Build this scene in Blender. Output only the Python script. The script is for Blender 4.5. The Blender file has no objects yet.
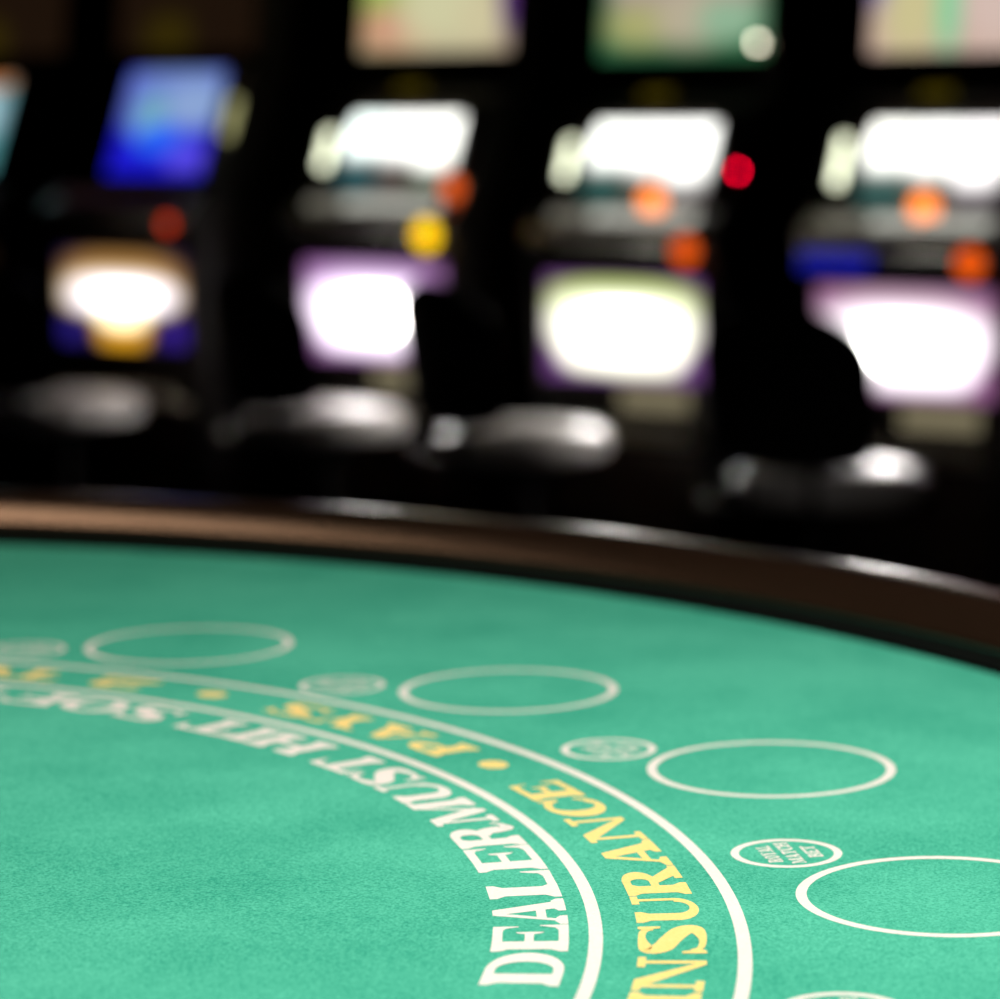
import bpy, bmesh, math, random
from mathutils import Vector, Matrix
S = bpy.context.scene
COL = S.collection
PI = math.pi
R = math.radians
random.seed(4)

# ------------------------------------------------------------------ camera
CAM_H = 1.33            # eye height; felt lies at .95
FELT_Z = 0.95
cd = bpy.data.cameras.new('camera')
cd.sensor_fit = 'HORIZONTAL'
cd.sensor_width = 24.0
cd.lens = 24.0 * 2.7666
cd.shift_x = -0.25      # left two thirds of a wide frame
cd.clip_start = 0.05
cd.clip_end = 60
cd.dof.use_dof = True
cd.dof.focus_distance = 1.40
cd.dof.aperture_fstop = 66.4 / 21.0
cd.dof.aperture_blades = 0
cam = bpy.data.objects.new('camera', cd)
COL.objects.link(cam)
cam.location = (0, 0, CAM_H)
cam.rotation_euler = (Matrix.Rotation(PI / 2 - 0.1300, 3, 'X') @ Matrix.Rotation(0.002, 3, 'Z')).to_euler()
S.camera = cam

# ------------------------------------------------------------------ world and lights
w = bpy.data.worlds.new('casino_dark')
S.world = w
w.use_nodes = True
w.node_tree.nodes['Background'].inputs[0].default_value = (0.9, 0.6, 0.4, 1)
w.node_tree.nodes['Background'].inputs[1].default_value = 0.004


def area(name, loc, target, size, sy, energy, color, spread=180):
    l = bpy.data.lights.new(name, 'AREA')
    l.shape = 'RECTANGLE'
    l.size = size
    l.size_y = sy
    l.energy = energy
    l.color = color
    l.spread = R(spread)
    o = bpy.data.objects.new(name, l)
    COL.objects.link(o)
    o.location = loc
    d = Vector(target) - Vector(loc)
    o.rotation_euler = d.to_track_quat('-Z', 'Y').to_euler()
    return o


area('table_lamp', (0.10, 1.08, 2.75), (0.0, 1.40, 0.95), 0.8, 0.6, 24.0, (1.0, 0.97, 0.93), 125)
sl_ = area('rail_lamp', (-1.62, 2.50, 2.7), (-1.2, 2.6, 0.95), 0.24, 0.28, 1.9, (1.0, 0.56, 0.32), 110)
sl_.rotation_euler = (0, R(-8), 0)

S.view_settings.view_transform = 'Standard'
S.view_settings.look = 'None'
S.view_settings.exposure = 0.0
S.view_settings.gamma = 1.0
S.view_settings.use_curve_mapping = False
try:
    S.cycles.use_denoising = True
    S.cycles.denoiser = 'OPENIMAGEDENOISE'
    S.cycles.max_bounces = 6
    S.cycles.sample_clamp_indirect = 6
    S.cycles.caustics_reflective = False
    S.cycles.caustics_refractive = False
except Exception:
    pass

# ------------------------------------------------------------------ materials


def new_mat(name):
    m = bpy.data.materials.new(name)
    m.use_nodes = True
    return m, m.node_tree, m.node_tree.nodes, m.node_tree.links


def plain(name, col, rough=0.5, metal=0.0, noise=0.12, scale=30.0, bump=0.0, bscale=200.0, spec=0.5):
    m, nt, N, L = new_mat(name)
    b = N['Principled BSDF']
    b.inputs['Roughness'].default_value = rough
    b.inputs['Metallic'].default_value = metal
    b.inputs['Specular IOR Level'].default_value = spec
    tc = N.new('ShaderNodeTexCoord')
    nz = N.new('ShaderNodeTexNoise')
    nz.inputs['Scale'].default_value = scale
    nz.inputs['Detail'].default_value = 4
    L.new(tc.outputs['Object'], nz.inputs['Vector'])
    cr = N.new('ShaderNodeValToRGB')
    cr.color_ramp.elements[0].color = tuple(c * (1 - noise) for c in col) + (1,)
    cr.color_ramp.elements[1].color = tuple(min(1, c * (1 + noise)) for c in col) + (1,)
    L.new(nz.outputs['Fac'], cr.inputs['Fac'])
    L.new(cr.outputs['Color'], b.inputs['Base Color'])
    if bump:
        n2 = N.new('ShaderNodeTexNoise')
        n2.inputs['Scale'].default_value = bscale
        n2.inputs['Detail'].default_value = 3
        L.new(tc.outputs['Object'], n2.inputs['Vector'])
        bp = N.new('ShaderNodeBump')
        bp.inputs['Strength'].default_value = bump
        bp.inputs['Distance'].default_value = 0.002
        L.new(n2.outputs['Fac'], bp.inputs['Height'])
        L.new(bp.outputs['Normal'], b.inputs['Normal'])
    return m


def felt_mat(name, c0, c1, printed=False):
    m, nt, N, L = new_mat(name)
    b = N['Principled BSDF']
    b.inputs['Roughness'].default_value = 0.85
    b.inputs['Specular IOR Level'].default_value = 0.06
    b.inputs['Sheen Weight'].default_value = 0.02
    b.inputs['Sheen Roughness'].default_value = 0.5
    tc = N.new('ShaderNodeTexCoord')
    # fibres: fine speckle, slightly drawn out; blotches: rubbed nap
    a = N.new('ShaderNodeTexNoise')
    a.inputs['Scale'].default_value = 750
    a.inputs['Detail'].default_value = 3
    a.inputs['Roughness'].default_value = 0.7
    bl = N.new('ShaderNodeTexNoise')
    bl.inputs['Scale'].default_value = 7.0
    bl.inputs['Detail'].default_value = 7
    bl.inputs['Roughness'].default_value = 0.65
    L.new(tc.outputs['Object'], a.inputs['Vector'])
    L.new(tc.outputs['Object'], bl.inputs['Vector'])
    ma = N.new('ShaderNodeMapRange')
    ma.inputs['From Min'].default_value = 0.30
    ma.inputs['From Max'].default_value = 0.62
    L.new(a.outputs['Fac'], ma.inputs['Value'])
    mb = N.new('ShaderNodeMapRange')
    mb.inputs['From Min'].default_value = 0.36
    mb.inputs['From Max'].default_value = 0.64
    L.new(bl.outputs['Fac'], mb.inputs['Value'])
    mx = N.new('ShaderNodeMix')
    mx.data_type = 'FLOAT'
    mx.inputs[0].default_value = 0.24 if not printed else 0.25
    L.new(ma.outputs[0], mx.inputs[2])
    L.new(mb.outputs[0], mx.inputs[3])
    cr = N.new('ShaderNodeValToRGB')
    cr.color_ramp.elements[0].position = 0.08
    cr.color_ramp.elements[0].color = c0 + (1,)
    cr.color_ramp.elements[1].position = 0.95
    cr.color_ramp.elements[1].color = c1 + (1,)
    L.new(mx.outputs[0], cr.inputs['Fac'])
    L.new(cr.outputs['Color'], b.inputs['Base Color'])
    bp = N.new('ShaderNodeBump')
    bp.inputs['Strength'].default_value = 0.15
    bp.inputs['Distance'].default_value = 0.0008
    L.new(a.outputs['Fac'], bp.inputs['Height'])
    L.new(bp.outputs['Normal'], b.inputs['Normal'])
    return m


def art_mat(name, base, blobs, gain=1.0, half=(1, 1)):
    """backlit artwork: base colour and soft elliptical fields (cx,cz,rx,rz,colour,soft) in panel units -1..1"""
    m, nt, N, L = new_mat(name)
    N.remove(N['Principled BSDF'])
    em = N.new('ShaderNodeEmission')
    em.inputs['Strength'].default_value = gain
    L.new(em.outputs[0], N['Material Output'].inputs['Surface'])
    tc = N.new('ShaderNodeTexCoord')
    sp = N.new('ShaderNodeSeparateXYZ')
    L.new(tc.outputs['Object'], sp.inputs[0])

    def math_(op, a, b=None):
        n = N.new('ShaderNodeMath')
        n.operation = op
        for i, v in enumerate((a, b)):
            if v is None:
                continue
            if isinstance(v, (int, float)):
                n.inputs[i].default_value = v
            else:
                L.new(v, n.inputs[i])
        return n.outputs[0]
    x = math_('DIVIDE', sp.outputs['X'], half[0])
    z = math_('DIVIDE', sp.outputs['Z'], half[1])
    cur = None
    for (cx, cz, rx, rz, col, soft) in blobs:
        dx = math_('ABSOLUTE', math_('DIVIDE', math_('SUBTRACT', x, cx), rx))
        dz = math_('ABSOLUTE', math_('DIVIDE', math_('SUBTRACT', z, cz), rz))
        d = math_('POWER', math_('ADD', math_('POWER', dx, 2.6), math_('POWER', dz, 2.6)), 0.385)
        mr = N.new('ShaderNodeMapRange')
        mr.interpolation_type = 'SMOOTHSTEP'
        mr.inputs['From Min'].default_value = 1 + soft
        mr.inputs['From Max'].default_value = 1 - soft
        L.new(d, mr.inputs['Value'])
        mx = N.new('ShaderNodeMix')
        mx.data_type = 'RGBA'
        mx.clamp_result = False
        L.new(mr.outputs[0], mx.inputs[0])
        if cur is None:
            mx.inputs[6].default_value = tuple(base) + (1,)
        else:
            L.new(cur, mx.inputs[6])
        mx.inputs[7].default_value = tuple(col) + (1,)
        cur = mx.outputs[2]
    if cur is None:
        em.inputs['Color'].default_value = tuple(base) + (1,)
    else:
        L.new(cur, em.inputs['Color'])
    return m


def lamp_mat(name, col, strength):
    return art_mat(name, tuple(c * strength for c in col), [])


M = {}
M['felt'] = felt_mat('green_felt', (0.000, 0.225, 0.140), (0.112, 0.565, 0.372))
M['white_print'] = felt_mat('white_print', (0.76, 0.68, 0.60), (0.90, 0.82, 0.74), True)
M['yellow_print'] = felt_mat('yellow_print', (0.86, 0.63, 0.18), (0.96, 0.72, 0.27), True)
M['vinyl'] = plain('brown_vinyl', (0.018, 0.009, 0.005), 0.18, 0, 0.15, 60, 0.08, 500)
M['wood'] = plain('dark_wood', (0.03, 0.015, 0.008), 0.4, 0, 0.4, 14)
M['cabinet'] = plain('cabinet_black', (0.010, 0.007, 0.006), 0.45, 0, 0.2, 20)
M['bezel'] = plain('bezel_brown', (0.040, 0.020, 0.010), 0.35, 0, 0.2, 20)
M['steel'] = plain('brushed_steel', (0.55, 0.53, 0.48), 0.32, 1.0, 0.1, 80)
M['brass'] = plain('brass', (0.45, 0.33, 0.04), 0.4, 1.0, 0.1, 80)
M['tray'] = plain('cream_metal', (0.55, 0.48, 0.36), 0.45, 0.0, 0.1, 40)
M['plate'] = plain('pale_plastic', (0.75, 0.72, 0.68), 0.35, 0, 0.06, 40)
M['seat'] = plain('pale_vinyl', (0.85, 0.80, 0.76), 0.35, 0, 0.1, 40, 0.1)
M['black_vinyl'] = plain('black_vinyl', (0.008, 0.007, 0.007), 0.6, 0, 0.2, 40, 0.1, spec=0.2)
M['rail_shade'] = plain('rail_shade_black', (0.004, 0.005, 0.004), 0.9, 0, 0.2, 40, spec=0.05)  # flat black that holds the shade below the armrest shoulder
M['black_metal'] = plain('black_metal', (0.012, 0.011, 0.011), 0.5, 0.6, 0.1, 40)
M['carpet'] = plain('dark_carpet', (0.012, 0.006, 0.006), 0.95, 0, 0.5, 3, 0.5, 90)
M['wall'] = plain('dark_wall', (0.012, 0.007, 0.006), 0.8, 0, 0.2, 3)
M['ceiling'] = plain('dark_ceiling', (0.015, 0.012, 0.010), 0.9, 0, 0.2, 3)

# ------------------------------------------------------------------ helpers


def put(name, bm, mat, parent=None, loc=(0, 0, 0), rot=(0, 0, 0), smooth=True):
    me = bpy.data.meshes.new(name)
    bmesh.ops.recalc_face_normals(bm, faces=bm.faces)
    bm.to_mesh(me)
    bm.free()
    if smooth:
        for p in me.polygons:
            p.use_smooth = True
        try:
            me.set_sharp_from_angle(angle=R(38))
        except Exception:
            pass
    me.materials.append(mat)
    o = bpy.data.objects.new(name, me)
    COL.objects.link(o)
    o.location = loc
    o.rotation_euler = rot
    if parent:
        o.parent = parent
    return o


def thing(name, label, cat, loc=(0, 0, 0), rotz=0, group=None):
    o = bpy.data.objects.new(name, None)
    COL.objects.link(o)
    o.location = loc
    o.rotation_euler = (0, 0, rotz)
    o['label'] = label
    o['category'] = cat
    if group:
        o['group'] = group
    return o


def box(bm, x0, x1, y0, y1, z0, z1, bev=0.0, seg=2):
    r = bmesh.ops.create_cube(bm, size=1)
    for v in r['verts']:
        v.co = Vector(((x0 + x1) / 2 + v.co.x * (x1 - x0), (y0 + y1) / 2 + v.co.y * (y1 - y0), (z0 + z1) / 2 + v.co.z * (z1 - z0)))
    if bev:
        es = set()
        for v in r['verts']:
            es.update(v.link_edges)
        bmesh.ops.bevel(bm, geom=list(es), offset=bev, segments=seg, affect='EDGES', profile=0.6)
    return bm


def B(x0, x1, y0, y1, z0, z1, bev=0.0, seg=2):
    return box(bmesh.new(), x0, x1, y0, y1, z0, z1, bev, seg)


def lathe(bm, prof, seg=32, c=(0, 0)):
    rings = []
    for (r, z) in prof:
        if r < 1e-5:
            rings.append([bm.verts.new((c[0], c[1], z))])
        else:
            rings.append([bm.verts.new((c[0] + r * math.cos(2 * PI * k / seg), c[1] + r * math.sin(2 * PI * k / seg), z)) for k in range(seg)])
    for a, b in zip(rings, rings[1:]):
        for k in range(seg):
            k2 = (k + 1) % seg
            if len(a) == 1 and len(b) == 1:
                continue
            if len(a) == 1:
                bm.faces.new((a[0], b[k], b[k2]))
            elif len(b) == 1:
                bm.faces.new((a[k], b[0], a[k2]))
            else:
                bm.faces.new((a[k], b[k], b[k2], a[k2]))
    return bm


def tube(bm, pts, r, seg=10, closed=False):
    pts = [Vector(p) for p in pts]
    n = len(pts)
    rings = []
    for i, p in enumerate(pts):
        a = pts[(i - 1) % n] if (closed or i > 0) else p
        b = pts[(i + 1) % n] if (closed or i < n - 1) else p
        t = (b - a).normalized()
        u = t.orthogonal() if abs(t.z) > 0.95 else Vector((0, 0, 1)).cross(t)
        u.normalize()
        v = t.cross(u)
        rings.append([bm.verts.new(p + r * (math.cos(2 * PI * k / seg) * u + math.sin(2 * PI * k / seg) * v)) for k in range(seg)])
    m = n if closed else n - 1
    for i in range(m):
        a, b = rings[i], rings[(i + 1) % n]
        for k in range(seg):
            bm.faces.new((a[k], a[(k + 1) % seg], b[(k + 1) % seg], b[k]))
    if not closed:
        bm.faces.new(rings[0])
        bm.faces.new(rings[-1])
    return bm


def prism(bm, prof, x0, x1):
    """profile of (y,z) extruded along x"""
    a = [bm.verts.new((x0, y, z)) for y, z in prof]
    b = [bm.verts.new((x1, y, z)) for y, z in prof]
    n = len(prof)
    bm.faces.new(a)
    bm.faces.new(b[::-1])
    for i in range(n):
        bm.faces.new((a[i], b[i], b[(i + 1) % n], a[(i + 1) % n]))
    return bm


def structure(name, bm, mat):
    o = put(name, bm, mat, smooth=False)
    o['kind'] = 'structure'
    return o


# ------------------------------------------------------------------ the room
structure('floor', B(-7, 5, -2.5, 12, -0.1, 0), M['carpet'])
structure('ceiling', B(-7, 5, -2.5, 12, 3.2, 3.3), M['ceiling'])
structure('wall_back', B(-7, 5, 12, 12.1, 0, 3.2), M['wall'])
structure('wall_left', B(-7.1, -7, -2.5, 12, 0, 3.2), M['wall'])
structure('wall_right', B(5, 5.1, -2.5, 12, 0, 3.2), M['wall'])
structure('wall_front', B(-7, 5, -2.6, -2.5, 0, 3.2), M['wall'])

# ------------------------------------------------------------------ blackjack table
ARC = Vector((-0.7776, 1.2460))         # centre of the printed arcs
TC = Vector((-0.9816, 1.2432))          # centre of the felt edge
TR = 1.365
AX = R(37)                              # direction from dealer to the middle seat
EDGE = -0.02                            # dealer's straight edge: n.p = EDGE
table = thing('blackjack_table', 'round green felt blackjack table with padded brown armrest and printed betting circles', 'table', (-0.2, 1.7, 0))
T0 = Vector((-0.2, 1.7, 0))


def tput(name, bm, mat, parent=table, **k):
    bmesh.ops.translate(bm, vec=-T0, verts=bm.verts)
    return put(name, bm, mat, parent, **k)


nrm = Vector((math.cos(AX), math.sin(AX)))
half = math.acos((EDGE - TC.dot(nrm)) / TR)


def arc_pts(r, extra=0.0, n=160):
    h = math.acos(max(-1, (EDGE - TC.dot(nrm)) / r)) + extra
    return [(TC.x + r * math.cos(AX - h + 2 * h * i / n), TC.y + r * math.sin(AX - h + 2 * h * i / n)) for i in range(n + 1)]


def slab(pts, z0, z1, bm=None):
    bm = bm or bmesh.new()
    a = [bm.verts.new((x, y, z0)) for x, y in pts]
    b = [bm.verts.new((x, y, z1)) for x, y in pts]
    n = len(pts)
    bm.faces.new(a[::-1])
    bm.faces.new(b)
    for i in range(n):
        bm.faces.new((a[i], a[(i + 1) % n], b[(i + 1) % n], b[i]))
    return bm


tput('felt', slab(arc_pts(TR + 0.03), 0.925, FELT_Z), M['felt'], smooth=False)
tput('tabletop_base', slab(arc_pts(TR + 0.10), 0.84, 0.924), M['wood'], smooth=False)

# padded armrest: rounded section swept round the arc (r offset from felt edge, height over felt)
RAIL = [(0.004, -0.004), (0.002, 0.006), (-0.004, 0.012), (-0.0035, 0.018), (0.0035, 0.0250), (0.0105, 0.0320), (0.0185, 0.0385), (0.030, 0.0425), (0.048, 0.0430), (0.068, 0.0410), (0.090, 0.0365), (0.112, 0.028), (0.130, 0.014),
        (0.140, -0.004), (0.142, -0.026), (0.134, -0.044), (0.115, -0.055), (0.085, -0.056), (0.085, -0.026), (0.03, -0.026)]


def smooth_closed(P, it=2):
    for _ in range(it):
        Q = []
        for i in range(len(P)):
            a, b = P[i], P[(i + 1) % len(P)]
            Q.append((0.75 * a[0] + 0.25 * b[0], 0.75 * a[1] + 0.25 * b[1]))
            Q.append((0.25 * a[0] + 0.75 * b[0], 0.25 * a[1] + 0.75 * b[1]))
        P = Q
    return P


bm = bmesh.new()
sec = smooth_closed(RAIL, 2)
rings = []
n = 220
for i in range(n + 1):
    t = AX - half - 0.02 + (2 * half + 0.04) * i / n
    rings.append([bm.verts.new((TC.x + (TR + a) * math.cos(t), TC.y + (TR + a) * math.sin(t), FELT_Z + b)) for a, b in sec])
for a, b in zip(rings, rings[1:]):
    for k in range(len(sec)):
        k2 = (k + 1) % len(sec)
        bm.faces.new((a[k], b[k], b[k2], a[k2]))
bm.faces.new(rings[0])
bm.faces.new(rings[-1])
tput('armrest', bm, M['vinyl'])
bm = bmesh.new()
for i in range(n + 1):
    t = AX - half + 2 * half * i / n
    vs = [bm.verts.new((TC.x + (TR + a) * math.cos(t), TC.y + (TR + a) * math.sin(t), FELT_Z + b)) for a, b in ((0.004, -.003), (-.012, -.003), (-.012, .004), (-.009, .007), (0.004, .0165))]
    if i:
        for k in range(5):
            bm.faces.new((pv[k], vs[k], vs[(k + 1) % 5], pv[(k + 1) % 5]))
    pv = vs
tput('rail_shade_strip', bm, M['rail_shade'])  # added black strip, stands in for shade on the armrest's inner wall
# dealer side edge board
h = half
p0 = Vector((TC.x + TR * math.cos(AX - h), TC.y + TR * math.sin(AX - h)))
p1 = Vector((TC.x + TR * math.cos(AX + h), TC.y + TR * math.sin(AX + h)))
tput('dealer_edge', slab([tuple(p0 - nrm * 0.03), tuple(p0), tuple(p1), tuple(p1 - nrm * 0.03)], 0.85, 0.955), M['wood'], smooth=False)
bm = bmesh.new()
lathe(bm, [(0, 0.0), (0.42, 0.0), (0.42, 0.04), (0.36, 0.06), (0.17, 0.12), (0.14, 0.2), (0.14, 0.7), (0.22, 0.78), (0.34, 0.84), (0, 0.84)], 40, (-0.25, 1.75))
tput('pedestal', bm, M['wood'])

# --- print on the cloth
PZ = FELT_Z + 0.00003


def ring_bm(c, r, wdt, n=96, a0=0, a1=2 * PI):
    bm = bmesh.new()
    full = abs(a1 - a0 - 2 * PI) < 1e-6
    A, Bv = [], []
    cnt = n if full else n + 1
    for i in range(cnt):
        t = a0 + (a1 - a0) * i / n
        for lst, rr in ((A, r - wdt / 2), (Bv, r + wdt / 2)):
            lst.append((bm.verts.new((c[0] + rr * math.cos(t), c[1] + rr * math.sin(t), PZ)), bm.verts.new((c[0] + rr * math.cos(t), c[1] + rr * math.sin(t), PZ + 0.00004))))
    m = cnt if full else cnt - 1
    for i in range(m):
        j = (i + 1) % cnt
        bm.faces.new((A[i][1], Bv[i][1], Bv[j][1], A[j][1]))
        bm.faces.new((A[i][0], A[i][1], A[j][1], A[j][0]))
        bm.faces.new((Bv[i][1], Bv[i][0], Bv[j][0], Bv[j][1]))
    return bm


def at_arc(r, deg):
    return (ARC.x + r * math.cos(R(deg)), ARC.y + r * math.sin(R(deg)))


tput('insurance_line', ring_bm(ARC, 0.7054, 0.0066, 220, R(-14), R(88)), M['white_print'], smooth=False)
tput('insurance_line', ring_bm(ARC, 0.7758, 0.0066, 220, R(-14), R(88)), M['white_print'], smooth=False)

BIG = [(0.8825, 66.26), (0.8838, 46.31), (0.8866, 26.86), (0.8846, 7.67), (0.8846, -11.9), (0.8846, 85.8)]
for r, a in BIG:
    tput('betting_circle', ring_bm(at_arc(r, a), 0.0728 if a < 60 else 0.0743, 0.0056), M['white_print'], smooth=False)

# --- letters: wide slab serif, unit = cap height; u reads to the right, v up
ST, TH, SE = 0.36, 0.13, 0.10     # stem, thin stroke, serif overhang


def rect(x0, y0, x1, y1):
    return [(x0, y0), (x1, y0), (x1, y1), (x0, y1)]


def stem(x, y0=0.0, y1=1.0, lo=True, hi=True, wd=None, l=SE, r=SE):
    wd = wd or ST
    P = [rect(x, y0, x + wd, y1)]
    if lo:
        P.append([(x - l, y0), (x + wd + r, y0), (x + wd + r, y0 + TH * .8), (x + wd, y0 + TH * 1.7), (x, y0 + TH * 1.7), (x - l, y0 + TH * .8)])
    if hi:
        P.append([(x - l, y1), (x - l, y1 - TH * .8), (x, y1 - TH * 1.7), (x + wd, y1 - TH * 1.7), (x + wd + r, y1 - TH * .8), (x + wd + r, y1)])
    return P


def band(co, ro, ci, ri, a0, a1, n=18):
    """area between an outer and an inner elliptical arc, as quads"""
    out = []
    for i in range(n):
        q = []
        for a, (c, r) in ((a0 + (a1 - a0) * i / n, (co, ro)), (a0 + (a1 - a0) * (i + 1) / n, (co, ro)), (a0 + (a1 - a0) * (i + 1) / n, (ci, ri)), (a0 + (a1 - a0) * i / n, (ci, ri))):
            q.append((c[0] + r[0] * math.cos(R(a)), c[1] + r[1] * math.sin(R(a))))
        out.append(q)
    return out


def sw(pts):
    """stroke through (x, y, half width in x, half width in y) as quads: thick where it runs upright"""
    out = []
    L = []
    for i, (x, y, t) in enumerate(pts):
        a = pts[max(0, i - 1)]
        b = pts[min(len(pts) - 1, i + 1)]
        dx, dy = b[0] - a[0], b[1] - a[1]
        d = math.hypot(dx, dy) or 1
        nx, ny = -dy / d, dx / d
        L.append(((x + nx * t, y + ny * t), (x - nx * t, y - ny * t)))
    for p, q in zip(L, L[1:]):
        out.append([p[0], p[1], q[1], q[0]])
    return out


def spline(P, n=8):
    out = []
    for i in range(len(P) - 1):
        p0, p1, p2, p3 = P[max(0, i - 1)], P[i], P[i + 1], P[min(len(P) - 1, i + 2)]
        for k in range(n):
            t = k / n
            out.append(tuple(0.5 * ((2 * b) + (-a + c) * t + (2 * a - 5 * b + 4 * c - d) * t * t + (-a + 3 * b - 3 * c + d) * t ** 3) for a, b, c, d in zip(p0, p1, p2, p3)))
    out.append(P[-1])
    return out


def glyph(c):
    if c == 'I':
        return stem(SE), ST + 2 * SE
    if c == '1':
        return stem(SE + .08, hi=False) + [[(SE + .08, 1), (0, .82), (0, .72), (SE + .08, .80)]], ST + 2 * SE + .1
    if c == 'D':
        W = 1.32
        return stem(SE, r=0) + [rect(SE + ST - .01, 0, .62, TH), rect(SE + ST - .01, 1 - TH, .62, 1)] + band((.62, .5), (W - .62, .5), (.62, .5), (W - .62 - ST, .5 - TH), -90, 90), W
    if c in 'EF':
        W = 1.18 if c == 'E' else 1.12
        P = stem(SE, r=0 if c == 'E' else SE) + [rect(SE + ST - .01, 1 - TH, W, 1), rect(SE + ST - .01, .46, .86, .46 + TH * .9),
                                 [(W, 1 - TH), (W - .22, 1 - TH), (W - .10, .84), (W - .03, .66), (W, .66)],
                                 [(.78, .5), (.84, .36), (.90, .32), (.90, .70), (.84, .67)]]
        if c == 'E':
            P += [rect(SE + ST - .01, 0, W + .04, TH), [(W + .04, TH), (W + .04, .38), (W + .01, .38), (W - .08, .18), (W - .22, TH)]]
        return P, W + .04
    if c == 'L':
        W = 1.14
        return stem(SE) + [rect(SE + ST - .01, 0, W, TH), [(W, TH), (W, .42), (W - .04, .42), (W - .12, .18), (W - .26, TH)]], W
    if c == 'A':
        W = 1.42
        return [[(.56, 1), (.86, 1), (W - SE, 0), (W - SE - ST - .04, 0)], [(.56, 1), (.64, .84), (.24, 0), (.13, 0)], rect(.34, .28, .92, .28 + TH),
                [(0, 0), (.46, 0), (.46, TH * .8), (.26, TH * 1.4), (.14, TH * 1.2), (0, TH * .8)], [(W - .68, 0), (W, 0), (W, TH * .8), (W - .12, TH * 1.4), (W - .5, TH * 1.4), (W - .68, TH * .8)]], W
    if c in 'PRr':
        W = 1.24 if c == 'P' else 1.40
        P = stem(SE) + [rect(SE + ST - .01, 1 - TH, .68, 1), rect(SE + ST - .01, .44, .68, .44 + TH)] + band((.68, .72), (.50, .28), (.68, .72), (.50 - ST, .28 - TH), -90, 90)
        if c == 'R':
            P += [[(.52, .50), (.86, .50), (W - .08, TH), (W - .50, TH)], [(W - .62, 0), (W, 0), (W, TH), (W - .62, TH)]]
        if c == 'r':
            P += sw(spline([(.70, .50, .10), (.92, .42, .15), (1.00, .24, .17), (1.06, .06, .13), (1.22, .05, .06), (1.36, .12, .04), (1.40, .22, .03)], 5))
        return P, W
    if c == 'M':
        W = 1.72
        return [rect(.14, 0, .26, 1), [(0, 1), (.46, 1), (.98, .12), (.78, 0), (.70, 0), (.20, .88), (0, .90)], [(W, 1), (W - .42, 1), (.70, 0), (.86, 0), (W - .42, .86), (W, .90)]] + stem(W - SE - ST, hi=False) + \
            [rect(W - SE - ST, .8, W - SE, 1), rect(0, 0, .42, TH * .9)], W
    if c == 'N':
        W = 1.44
        return [rect(.14, 0, .26, 1), rect(0, 0, .42, TH * .9), rect(0, 1 - TH * .9, .3, 1), [(.06, 1), (.46, 1), (W - .16, 0), (W - .32, 0), (.14, .90)], rect(W - .28, 0, W - .16, 1), rect(W - .44, 1 - TH * .9, W, 1)], W
    if c == 'U':
        W = 1.42
        return stem(SE, .30, 1, lo=False) + band((.68, .34), (.58, .34), (.68 + .08, .34), (.58 - ST + .08, .34 - TH), 180, 360) + [rect(W - .28, .30, W - .16, 1), rect(W - .44, 1 - TH * .9, W, 1)], W
    if c == 'O':
        W = 1.34
        return band((W / 2, .5), (W / 2, .52), (W / 2, .5), (W / 2 - ST, .52 - TH), 0, 360, 40), W
    if c == 'C':
        W = 1.26
        return band((.68, .5), (.68, .52), (.72, .5), (.72 - ST - .04, .52 - TH), 48, 312, 34) + [[(W - .02, 1), (W - .08, 1), (W - .16, .92), (W - .30, .9), (W - .14, .64), (W - .02, .64)],
                                                                                        [(W - .3, .08), (W - .16, .1), (W, .30), (W - .06, .34), (W - .3, .16)]], W
    if c == 'S':
        W = 1.12
        P = sw(spline([(.96, .78, .04), (.86, .92, .055), (.56, .95, .06), (.20, .86, .13), (.26, .66, .16), (.56, .52, .16), (.86, .34, .16), (.90, .14, .13), (.56, .05, .06), (.24, .09, .05), (.13, .22, .04)], 6))
        return P + [[(1.04, 1), (.96, 1), (.90, .92), (.98, .66), (1.04, .66)], [(.04, 0), (.12, 0), (.18, .08), (.10, .36), (.04, .36)]], W
    if c == 'T':
        W = 1.26
        return stem(W / 2 - ST / 2, hi=False) + [rect(0, 1 - TH, W, 1), [(0, 1), (0, .62), (.05, .62), (.13, .82), (.28, 1 - TH)], [(W, 1), (W, .62), (W - .05, .62), (W - .13, .82), (W - .28, 1 - TH)]], W
    if c == 'H':
        W = 1.46
        return stem(SE) + stem(W - SE - ST) + [rect(SE + ST - .01, .45, W - SE - ST + .01, .45 + TH)], W
    if c == 'Y':
        W = 1.40
        return stem(W / 2 - ST / 2, 0, .48, hi=False) + [[(.10, 1), (.50, 1), (.88, .46), (.88, .36), (.52, .36), (.52, .46)], [(W - .22, 1), (W - .34, 1), (.78, .46), (.88, .40)], rect(0, 1 - TH * .9, .60, 1), rect(W - .50, 1 - TH * .9, W, 1)], W
    if c == '2':
        W = 1.14
        return sw(spline([(.16, .70, .10), (.26, .90, .08), (.58, .95, .06), (.88, .80, .15), (.80, .58, .15), (.46, .36, .08), (.14, .12, .06)], 6)) + [rect(.06, 0, W - .04, .17), [(W - .04, .1), (W - .04, .36), (W - .1, .36), (W - .24, .14)]], W
    if c == '7':
        W = 1.10
        return [rect(.05, .83, W, 1), [(.05, 1), (.05, .58), (.11, .58), (.2, .84)], [(W, .9), (W, 1), (.76, .5), (.70, 0), (.34, 0), (.42, .36), (.86, .86)]], W
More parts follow.
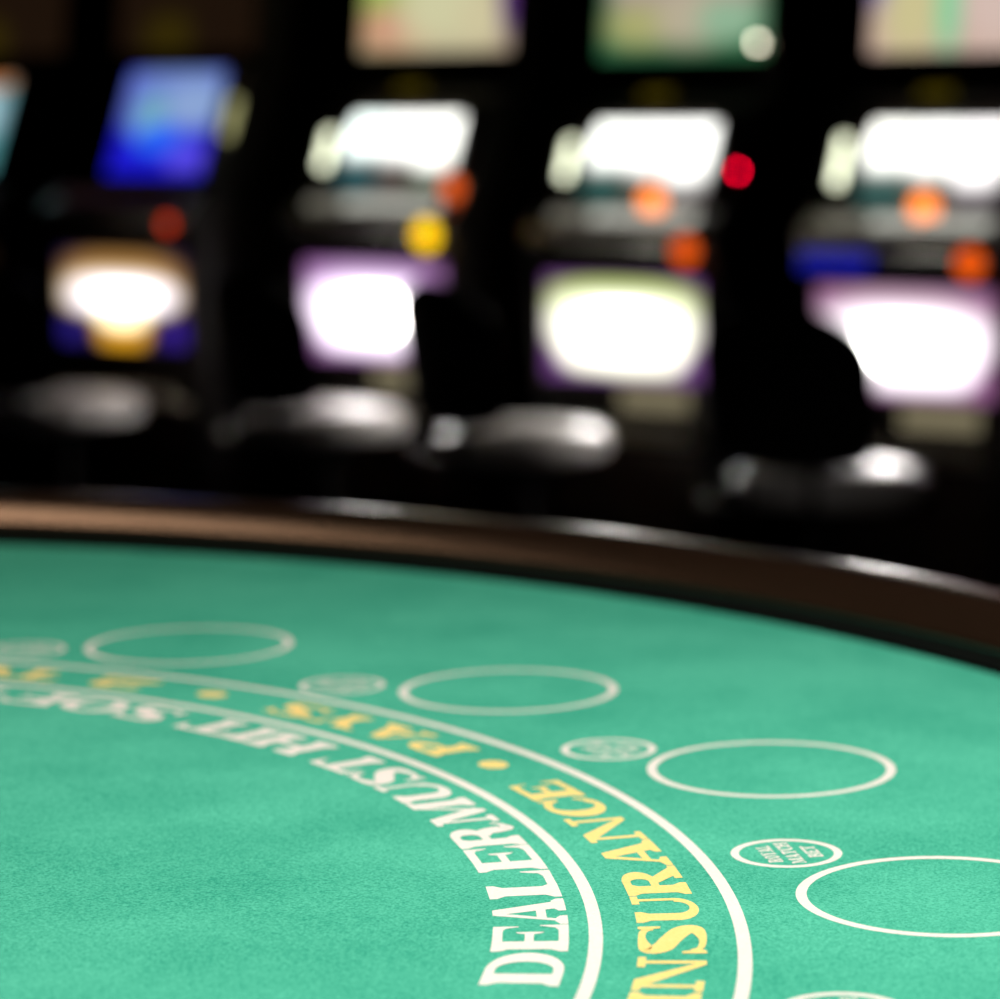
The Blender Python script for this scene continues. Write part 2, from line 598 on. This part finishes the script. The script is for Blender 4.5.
    if c == 'B':
        W = 1.30
        return stem(SE, r=0) + [rect(SE + ST - .01, 1 - TH, .7, 1), rect(SE + ST - .01, .47, .75, .47 + TH * .8), rect(SE + ST - .01, 0, .75, TH)] + \
            band((.68, .75), (.48, .25), (.68, .75), (.48 - ST, .25 - TH), -90, 90) + band((.70, .27), (.56, .27), (.70, .27), (.56 - ST, .27 - TH), -90, 90), W
    if c == '.':
        return band((.27, .45), (.27, .27), (.27, .45), (.001, .001), 0, 360, 20), .54
    return [], 0.6


def add_polys(bm, polys, f):
    for k, P in enumerate(polys):
        vs = []
        for (u, v) in P:
            x, y = f(u, v)
            vs.append(bm.verts.new((x, y, PZ + 0.00005 + k * 2e-6)))
        try:
            fc = bm.faces.new(vs)
        except Exception:
            continue
        if len(vs) > 4:
            bmesh.ops.triangulate(bm, faces=[fc])


def arc_word(name, items, r_base, size, mat):
    """items: (character, start angle, end angle) in degrees round the arcs' centre, tops towards the dealer"""
    bm = bmesh.new()
    for ch, a0, a1 in items:
        P, W = glyph(ch)

        def f(u, v, a0=a0, a1=a1, W=W):
            a = R(a0 + (a1 - a0) * u / W)
            rr = r_base - v * size
            return ARC.x + rr * math.cos(a), ARC.y + rr * math.sin(a)
        add_polys(bm, P, f)
    for fc in bm.faces:
        if fc.normal.z < 0:
            fc.normal_flip()
    me_bm = bm
    return tput(name, me_bm, mat, smooth=False)


def layout(text, a0, a1, gap=.05, space=.55):
    """spread a word between two angles, each letter by its own width"""
    ws = [glyph(c)[1] if c != ' ' else space for c in text]
    tot = sum(ws) + gap * (len(text) - 1)
    k = (a1 - a0) / tot
    out, a = [], a0
    for c, wd in zip(text, ws):
        if c != ' ':
            out.append((c, a, a + wd * k))
        a += (wd + gap) * k
    return out


DEAL = [('D', -3.0, 1.3), ('E', 1.5, 5.2), ('A', 5.3, 9.1), ('L', 9.4, 13.7), ('E', 13.9, 18.2), ('r', 18.3, 22.5)]
INSU = [('I', -5.6, -3.5), ('N', -3.3, .7), ('S', 1.0, 4.9), ('U', 5.2, 8.9), ('R', 9.0, 13.2), ('A', 13.3, 17.5), ('N', 17.6, 22.0), ('C', 22.2, 25.6), ('E', 25.8, 29.0)]
for items in (DEAL, layout('MUST', 22.9, 39.4), layout('HIT', 41.3, 52.2), layout('SOFT', 54.0, 70.5), layout('17', 72.6, 79)):
    arc_word('white_lettering', items, 0.6925, 0.0365, M['white_print'])
for items in (INSU, [('.', 32.5, 34.2)], layout('PAYS', 36.5, 51.7), [('.', 55.8, 57.6)], layout('2', 60.9, 64.9), layout('TO', 67.0, 74.2), layout('1', 76.5, 78.8)):
    arc_word('yellow_dot' if items[0][0] == '.' else 'yellow_lettering', items, 0.7580, 0.0322, M['yellow_print'])

SMALL = [(0.8214, 73.26), (0.8194, 53.03), (0.8246, 33.28), (0.8220, 14.03), (0.8217, -5.16)]
for r, a in SMALL:
    c = at_arc(r, a)
    rg = tput('bonus_bet_circle', ring_bm(c, 0.0277, 0.0044, 64), M['white_print'], smooth=False)
    bm = bmesh.new()
    t = R(a)
    up = Vector((-math.cos(t), -math.sin(t)))
    rt = Vector((-math.sin(t), math.cos(t)))
    for k, wd in enumerate(('ROYAL', 'MATCH', 'BET')):
        ws = [glyph(ch)[1] for ch in wd]
        s = 0.0078
        lens = [0.034, 0.043, 0.023]
        kx = lens[k] / (sum(ws) + .1 * (len(wd) - 1))
        u0 = -lens[k] / 2
        vb = (0.0058, -0.0056, -0.0178)[k]
        for ch, wc in zip(wd, ws):
            P, W = glyph(ch)

            def f(u, v, u0=u0, vb=vb):
                p = Vector(c) + rt * (u0 + u * kx) + up * (vb + v * s)
                return p.x, p.y
            add_polys(bm, P, f)
            u0 += (wc + .1) * kx
    put('bonus_bet_lettering', bm, M['white_print'], rg, smooth=False)
    rg.children[0].location = (-T0.x, -T0.y, 0)

# ------------------------------------------------------------------ slot machines
# local frame: x = player's right, -y = towards the player, z up; belly glass in the plane y = 0
HW = 0.33


def panel(name, w_, h_, mat, parent, cx, cy, cz, lean=0.0, thick=0.012, bev=0.004):
    """glass panel whose own centre is its origin, leaning back by lean"""
    return put(name, B(-w_ / 2, w_ / 2, -thick / 2, thick / 2, -h_ / 2, h_ / 2, bev), mat, parent, (cx, cy, cz), (-lean, 0, 0))


def frame_bm(w_, h_, b, d):
    bm = bmesh.new()
    box(bm, -w_ / 2 - b, w_ / 2 + b, -d, d, h_ / 2, h_ / 2 + b, .003)
    box(bm, -w_ / 2 - b, w_ / 2 + b, -d, d, -h_ / 2 - b, -h_ / 2, .003)
    box(bm, -w_ / 2 - b, -w_ / 2, -d, d, -h_ / 2, h_ / 2, .003)
    box(bm, w_ / 2, w_ / 2 + b, -d, d, -h_ / 2, h_ / 2, .003)
    return bm


LEAN = math.atan2(0.118, 0.30)
PROFILE = [(0.02, 0.0), (0.02, 0.55), (0.0, 0.57), (0.0, 0.975), (-0.03, 0.995), (-0.045, 1.055), (0.03, 1.115), (0.04, 1.12), (0.158, 1.42), (0.30, 1.46), (0.36, 2.05), (0.42, 2.08), (0.66, 2.08), (0.66, 0.0)]


def face_pt(t):
    """point on the leaning main face, t from 0 (bottom) to 1 (top)"""
    return (0.024 + 0.118 * t, 1.085 + 0.30 * t)


def slot_machine(label, x, y, rot, spec):
    m = thing('slot_machine', label, 'slot machine', (x, y, spec.get('dz', 0)), rot, 'slot machines in the row')
    if spec.get('dz', 0) > 0:
        put('base_plinth', B(-HW + .02, HW - .02, .03, .64, -spec['dz'], 0.005, .004), M['wood'], m)
    bm = prism(bmesh.new(), PROFILE, -HW, HW)
    bmesh.ops.bevel(bm, geom=list(bm.edges), offset=.008, segments=2, affect='EDGES')
    put('cabinet', bm, M['cabinet'], m)
    # belly glass
    bw, bh = spec.get('belly_size', (0.56, 0.30))
    bz = spec.get('belly_z', 0.775)
    put('belly_frame', frame_bm(bw, bh, .02, .012), M['bezel'], m, (0, -0.004, bz))
    panel('belly_glass', bw, bh, spec['belly'], m, 0, -0.006, bz)
    # main display
    cy, cz = face_pt(spec.get('t', 0.56))
    if 'screen' in spec:
        sw_, sh_ = spec['screen_size']
        cy, cz = face_pt(spec['t'])
        cx = spec.get('cx', 0)
        put('screen_frame', frame_bm(sw_, sh_, .018, .012), M['bezel'], m, (cx, cy, cz), (-LEAN, 0, 0))
        put('screen_housing', B(-sw_ / 2 - .03, sw_ / 2 + .03, .014, .10, -sh_ / 2 - .02, sh_ / 2 + .02, .01), M['cabinet'], m, (cx, cy, cz), (-LEAN, 0, 0))
        panel('video_screen', sw_, sh_, spec['screen'], m, cx, cy - 0.004, cz, LEAN)
    else:
        put('reel_frame', frame_bm(0.46, 0.28, .02, .012), M['bezel'], m, (spec.get('rx', 0.02), cy, cz), (-LEAN, 0, 0))
        for k in (-1, 0, 1):
            # each reel strip bulges like the drum it is
            bm = bmesh.new()
            w2, hh = 0.067, 0.128
            n_ = 12
            vs = []
            for i in range(n_ + 1):
                a = -0.75 + 1.5 * i / n_
                zz = math.sin(a) / math.sin(.75) * hh
                yy = -(math.cos(a) - math.cos(.75)) * 0.10
                vs.append([bm.verts.new((sx * w2, yy, zz)) for sx in (-1, 1)] + [bm.verts.new((sx * w2, 0.012, zz)) for sx in (1, -1)])
            for p, q in zip(vs, vs[1:]):
                for j in range(4):
                    bm.faces.new((p[j], p[(j + 1) % 4], q[(j + 1) % 4], q[j]))
            bm.faces.new(vs[0])
            bm.faces.new(vs[-1][::-1])
            put('reel', bm, spec['reels'][k + 1], m, (spec.get('rx', 0.02) + k * 0.1425, cy, cz), (-LEAN, 0, 0))
    # side lamp strip beside the reels
    if 'lamp' in spec:
        lx, lm, lt, lh = spec['lamp']
        cy, cz = face_pt(lt)
        put('lamp_strip', B(-.012, .012, -.008, .008, -lh / 2, lh / 2, .004), lm, m, (lx, cy - .006, cz), (-LEAN, 0, 0))
        if 'lampdot' in spec:
            put('round_lamp', lathe(bmesh.new(), [(0, .006), (.009, .0), (.010, -.012), (0, -.012)], 16), spec['lampdot'], m, (lx, face_pt(lt - .13)[0] - .012, face_pt(lt - .13)[1]), (PI / 2 - LEAN, 0, 0))
    # button deck
    bm = prism(bmesh.new(), [(-0.052, 1.022), (-0.058, 1.062), (-0.050, 1.070), (0.032, 1.128), (0.036, 1.118), (-0.044, 1.056), (-0.044, 1.020)], -HW + .01, HW - .01)
    bmesh.ops.bevel(bm, geom=list(bm.edges), offset=.003, segments=1, affect='EDGES')
    put('button_deck', bm, M['steel'], m)
    sl = math.atan2(0.058, 0.082)
    put('deck_plate', B(-.18, .30, -.05, .05, 0, .006, .002), M['plate'], m, (0, -0.009, 1.0935), (sl, 0, 0))
    for k in range(7):
        bx = -0.22 + k * 0.075
        put('push_button', B(-.030, .030, -.020, .020, 0, .014, .004), spec.get('btn', btn_on) if k > 1 else spec.get('btn', btn_dim), m, (bx, -0.012, 1.098), (sl, 0, 0))
    for nm, bx, by, bz_, rad, mt in spec.get('domes', []):
        prof = [(0, rad * .55), (rad * .5, rad * .48), (rad * .85, rad * .25), (rad, 0), (rad, -.004), (0, -.004)]
        put(nm, lathe(bmesh.new(), prof, 20), mt, m, (bx, by, bz_), (PI / 2, 0, 0))
        put('button_collar', lathe(bmesh.new(), [(rad * 1.02, .004), (rad * 1.15, .003), (rad * 1.18, -.004), (rad * 1.0, -.004)], 20), M['steel'], m, (bx, by, bz_), (PI / 2, 0, 0))
    if 'strip' in spec:
        put('sticker_strip', B(-.11, .11, -.006, .006, -.026, .026, .004), spec['strip'], m, (spec.get('strip_x', -.2), -0.048, .992), (-.2, 0, 0))  # sticker panel, no lamp; its glow is added as emission
    # top glass
    put('top_frame', frame_bm(0.60, 0.40, .02, .012), M['bezel'], m, (0.0, 0.327, 1.765), (-math.atan2(.06, .55), 0, 0))
    panel('top_glass', 0.60, 0.40, spec['top'], m, 0.0, 0.320, 1.765, math.atan2(.06, .55))
    put('name_plate', B(-.05, .05, -.006, .006, -.022, .022, .004), badge_glow, m, (-.04, 0.225, 1.455), (-1.1, 0, 0))
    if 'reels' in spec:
        put('tray_panel', B(-.01, .23, -.006, .006, -.035, .035, .004), tray_glow, m, (0, -.002, .575))  # cream tray panel; the belly light on it is put in as emission
    # coin tray under the belly glass
    bm = prism(bmesh.new(), [(0.004, .445), (-.06, .455), (-.075, .505), (-.068, .505), (-.055, .467), (0.004, .46)], -.26, .26)
    put('coin_tray', bm, M['tray'], m)
    put('kick_plate', B(-.27, .27, .008, .018, .06, .44, .003), M['bezel'], m)
    for nm, bx, by, bz_, rad, mt in spec.get('bulbs', []):
        bm = bmesh.new()
        bmesh.ops.create_uvsphere(bm, u_segments=14, v_segments=10, radius=rad)
        put(nm, bm, mt, m, (bx, by, bz_))
    return m


W_ = (1.0, 1.0, 0.96)
orange = lamp_mat('orange_light', (1.0, 0.24, 0.03), 2.2)
orange_dim = lamp_mat('orange_dim_light', (1.0, 0.12, 0.005), 1.1)
yellow = lamp_mat('yellow_light', (1.0, 0.60, 0.0), 2.0)
red = lamp_mat('red_light', (1.0, 0.0, 0.03), 21.0)
badge_glow = lamp_mat('olive_badge_glow', (1.0, 0.72, 0.02), 0.06)  # the name plate is no lamp; faint emission added so it shows
tray_glow = lamp_mat('cream_tray_glow', (1.0, 0.86, 0.52), 0.20)  # no lamp: faint emission stands for belly light on the tray panel
btn_on = lamp_mat('white_button_light', (0.85, 0.85, 0.75), 0.75)
btn_off = lamp_mat('faint_button_light', (0.85, 0.4, 0.5), 0.015)
btn_dim = lamp_mat('dim_button_light', (0.85, 0.80, 0.65), 0.22)
redor = lamp_mat('red_orange_light', (1.0, 0.06, 0.005), 1.3)
strip_w = lamp_mat('white_strip_light', (0.88, 0.92, 0.66), 3.2)
strip_y = lamp_mat('yellow_strip_light', (0.70, 0.68, 0.30), 0.8)
bulb_w = lamp_mat('white_bulb_light', (1.0, 0.9, 0.7), 9.0)
dot_w = lamp_mat('lamp_dot_light', (0.95, 1.0, 0.80), 7.0)
blue_s = lamp_mat('blue_sticker_glow', (0.01, 0.012, 0.30), 1.0)


def reel_falloff_mat(nm, cut, low, tint):
    return art_mat(nm, low, [(0, .62, 1.6, .62 + cut, (2.6 * tint[0], 2.6 * tint[1], 2.6 * tint[2]), .38)], 1, (.067, .135))  # light from above the reels, painted as emission fading towards the bottom


reels_a = [reel_falloff_mat('reel_a%d' % i, c, l, t) for i, (c, l, t) in enumerate(((.10, (.03, .09, .10), (.9, 1, .95)), (.14, (.10, .08, .07), (1, 1, .95)), (.34, (.06, .09, .05), (1, 1, .93))))]
reels_b = [reel_falloff_mat('reel_b%d' % i, c, l, t) for i, (c, l, t) in enumerate(((.12, (.03, .09, .08), (.98, 1, .93)), (.20, (.10, .08, .06), (1, 1, .95)), (.42, (.10, .08, .08), (1, 1, .95))))]
reels_c = [reel_falloff_mat('reel_c%d' % i, c, l, t) for i, (c, l, t) in enumerate(((.12, (.04, .10, .09), (1, 1, .92)), (.20, (.12, .10, .07), (1, 1, .95)), (.40, (.10, .08, .09), (1, .96, .95))))]

top_a = art_mat('top_art_a', (.42, .32, .22), [(-.6, .0, .5, .9, (.34, .42, .10), .4), (-.5, -.62, .5, .3, (.62, .30, .20), .5), (.1, -.2, .6, .7, (.62, .60, .36), .5), (.6, -.5, .3, .4, (.62, .56, .34), .5), (.95, .1, .12, .8, (.12, .04, .22), .4)], 1.0, (.30, .20))
top_b = art_mat('top_art_b', (.03, .14, .06), [(0, .25, .90, .85, (.42, .33, .28), .2), (-.5, -.5, .4, .3, (.40, .40, .16), .5), (.1, -.4, .4, .4, (.48, .42, .30), .5), (.55, -.45, .35, .3, (.28, .46, .30), .5)], 1.0, (.30, .20))
top_c = art_mat('top_art_c', (.60, .42, .34), [(-.9, .3, .25, .6, (.16, .12, .45), .5), (-.55, -.4, .3, .6, (.60, .54, .28), .5), (-.15, -.1, .14, .9, (.25, .62, .34), .5), (.35, .0, .35, .9, (.66, .50, .44), .4), (.72, -.2, .12, .8, (.55, .12, .30), .5)], 1.0, (.30, .20))
top_dark = art_mat('top_art_dark', (.012, .006, .003), [(-.3, -.8, .4, .4, (.03, .02, .002), .5)], 1.0, (.25, .20))

belly_h = (.28, .15)

def belly_art(nm, base, border, ring):
    """shield of white light with scalloped lower edge over a coloured border"""
    return art_mat(nm, base, border + [(0, .06, .96, .58, ring, .25), (-.42, -.30, .40, .52, ring, .30), (.02, -.34, .42, .52, ring, .30), (.44, -.30, .38, .54, ring, .30),
                                       (0, -.06, .66, .50, (3.5, 3.4, 3.3), .3), (0, -.04, .42, .38, (48, 46, 44), .35)], 1, belly_h)


belly_a = belly_art('belly_art_a', (.30, .11, .34), [(0, .35, .95, .60, (.72, .45, .80), .3)], (1.9, 1.6, 1.95))
belly_b = belly_art('belly_art_b', (.18, .06, .26), [(0, .52, .98, .40, (.62, .78, .20), .22)], (1.9, 1.9, 1.5))
belly_c = belly_art('belly_art_c', (.32, .12, .28), [(0, .25, .95, .66, (.75, .52, .62), .3)], (1.8, 1.6, 1.75))
belly_d = art_mat('belly_art_d', (.012, .006, .05), [(0, .30, .98, .70, (.40, .20, .05), .25), (-.05, .12, .90, .48, (1.1, .85, .5), .25), (0, -.62, .40, .46, (.95, .45, .02), .3), (0, .08, .82, .36, (1.7, 1.6, 1.8), .25), (0, -.2, .40, .40, (2.2, 2.0, 1.3), .3), (0, .05, .5, .25, (4, 3.8, 3.8), .3), (-.85, -.7, .2, .24, (.02, .012, .20), .3), (.85, -.7, .2, .24, (.04, .015, .28), .3)], 1, belly_h)
screen_blue = art_mat('screen_blue', (.012, .010, .62), [(.05, .42, 1.1, .62, (.13, .18, .60), .35), (.1, .80, .9, .25, (.16, .24, .60), .5), (.5, .35, .6, .40, (.26, .38, .66), .5), (-.35, .1, .32, .40, (.17, .42, .52), .5), (-.05, -.3, .45, .26, (.02, .13, .95), .5), (.6, -.65, .40, .25, (.10, .07, .78), .5)], 1, (.21, .18))
screen_cyan = art_mat('screen_cyan', (.10, .35, .38), [(0, .2, .9, .5, (.45, .65, .75), .4), (.3, .85, .8, .15, (.55, .20, .06), .4), (0, -.7, .9, .3, (.08, .30, .26), .5)], 1, (.20, .18))

ROT = R(-33)
MACH = []

# name, label, x, y, rotation, fittings
slot_machine('dark slot machine at the left edge showing a cyan video screen', -2.73, 9.35, ROT,
             dict(dz=.04, btn=btn_off, screen=screen_cyan, screen_size=(.42, .34), t=.80, cx=.0, belly=top_dark, top=top_dark))
slot_machine('slot machine with a blue video screen over an amber belly glass', -2.00, 8.85, ROT,
             dict(dz=.04, screen=screen_blue, btn=btn_off, screen_size=(.42, .36), t=.82, cx=.09, belly=belly_d, top=top_dark,
                  lamp=(.36, strip_y, .88, .13),
                  domes=[('round_button', .25, -.05, 1.02, .022, redor)]))
slot_machine('slot machine with a yellow lit button over a purple edged belly glass', -1.15, 8.5, ROT,
             dict(dz=.025, reels=reels_a, belly=belly_a, top=top_a, lamp=(-.265, strip_w, .60, .12), lampdot=dot_w, rx=.03,
                  domes=[('round_button', .31, -.005, 1.155, .038, orange_dim), ('round_button', .25, -.055, 1.015, .044, yellow)],
                  bulbs=[]))
slot_machine('slot machine with a red lamp on its right side and a green topped belly glass', -0.37, 8.1, ROT,
             dict(reels=reels_b, belly=belly_b, top=top_b, lamp=(-.265, strip_w, .60, .12), lampdot=dot_w, rx=.03,
                  domes=[('round_button', .10, .005, 1.145, .044, orange), ('round_button', .255, -.055, 1.01, .040, orange_dim)],
                  bulbs=[('red_lamp', .325, .10, 1.235, .011, red), ('white_lamp', .285, 0.275, 1.605, .011, bulb_w)]))
slot_machine('slot machine with a dark blue sticker strip over a pink edged belly glass', 0.425, 7.55, ROT,
             dict(dz=-0.0, reels=reels_c, belly=belly_c, top=top_c, lamp=(-.265, strip_w, .60, .14), lampdot=dot_w, rx=.03,
                  domes=[('round_button', .05, .005, 1.14, .044, orange), ('round_button', .225, -.055, 1.00, .040, orange_dim)],
                  strip=blue_s, strip_x=-.2))

# ------------------------------------------------------------------ stools


def back_bm(w_=0.46, z0=0.55, z1=0.955, th=0.05):
    bm = bmesh.new()
    nx, nz = 20, 22
    grid = {}
    h = (z1 - z0)
    for side in (0, 1):
        for i in range(nx + 1):
            for j in range(nz + 1):
                u = -1 + 2 * i / nx
                v = -1 + 2 * j / nz
                # squircle outline, rounder at the top
                kx = math.sqrt(max(0, 1 - (0.52 if v > 0 else .20) * v * v * v * v)) 
                kz = math.sqrt(max(0, 1 - (0.45 if v > 0 else .25) * u * u))
                x = u * kx * w_ / 2
                z = (z0 + z1) / 2 + v * kz * h / 2
                e = max(abs(u), abs(v))
                t = th / 2 * math.sqrt(max(0.0, 1 - e ** 8)) * (1 if side else 1)
                yb = 0.10 * (x / w_) ** 2 * 1.6 - 0.10 * max(0.0, (z - z0) / h) ** 1.3 * 0.6
                grid[side, i, j] = bm.verts.new((x, yb + (t if side else -t), z))
    for side in (0, 1):
        for i in range(nx):
            for j in range(nz):
                q = [grid[side, i, j], grid[side, i + 1, j], grid[side, i + 1, j + 1], grid[side, i, j + 1]]
                bm.faces.new(q if side else q[::-1])
    bmesh.ops.remove_doubles(bm, verts=bm.verts, dist=1e-5)
    return bm


def stool(label, x, y, rot):
    t = thing('stool', label, 'stool', (x, y, 0), rot, 'stools in front of the slot machines')
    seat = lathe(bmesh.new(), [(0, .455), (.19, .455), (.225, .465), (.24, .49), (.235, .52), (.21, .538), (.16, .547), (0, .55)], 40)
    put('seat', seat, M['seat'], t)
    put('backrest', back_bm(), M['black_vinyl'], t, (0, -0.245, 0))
    bm = bmesh.new()
    for sx in (-.09, .09):
        tube(bm, [(sx, -.10, .445), (sx, -.24, .445), (sx, -.272, .47), (sx, -.262, .68)], .012)
    put('back_bracket', bm, M['black_metal'], t)
    put('pedestal', lathe(bmesh.new(), [(0, .012), (.034, .012), (.034, .40), (.06, .42), (.10, .452), (0, .452)], 24), M['black_metal'], t)
    put('base_disc', lathe(bmesh.new(), [(0, 0), (.22, 0), (.22, .008), (.19, .02), (.05, .04), (0, .04)], 40), M['black_metal'], t)
    bm = bmesh.new()
    tube(bm, [(.17 * math.cos(a * PI / 12), .17 * math.sin(a * PI / 12), .20) for a in range(24)], .010, closed=True)
    for a in (0.5, 0.5 + 2 * PI / 3, 0.5 + 4 * PI / 3):
        tube(bm, [(.03 * math.cos(a), .03 * math.sin(a), .20), (.17 * math.cos(a), .17 * math.sin(a), .20)], .008)
    put('foot_ring', bm, M['black_metal'], t)
    bm = bmesh.new()
    bmesh.ops.create_uvsphere(bm, u_segments=16, v_segments=10, radius=.02)
    put('lever_knob', bm, M['steel'], t, (-.23, -.20, .46))
    bm = tube(bmesh.new(), [(-.05, -.05, .448), (-.23, -.20, .455)], .006)
    put('lever', bm, M['steel'], t)
    return t


stool('black backed stool before the blue screen slot machine, cut by the left edge', -2.12, 8.52, R(-35))
stool('black backed stool left of the purple edged belly glass', -1.245, 8.10, R(-42))
stool('black backed stool left of the green topped belly glass, turned the most', -0.622, 7.58, R(-51))
stool('largest black backed stool, nearest the camera, left of the pink edged belly glass', 0.194, 6.68, R(-28))
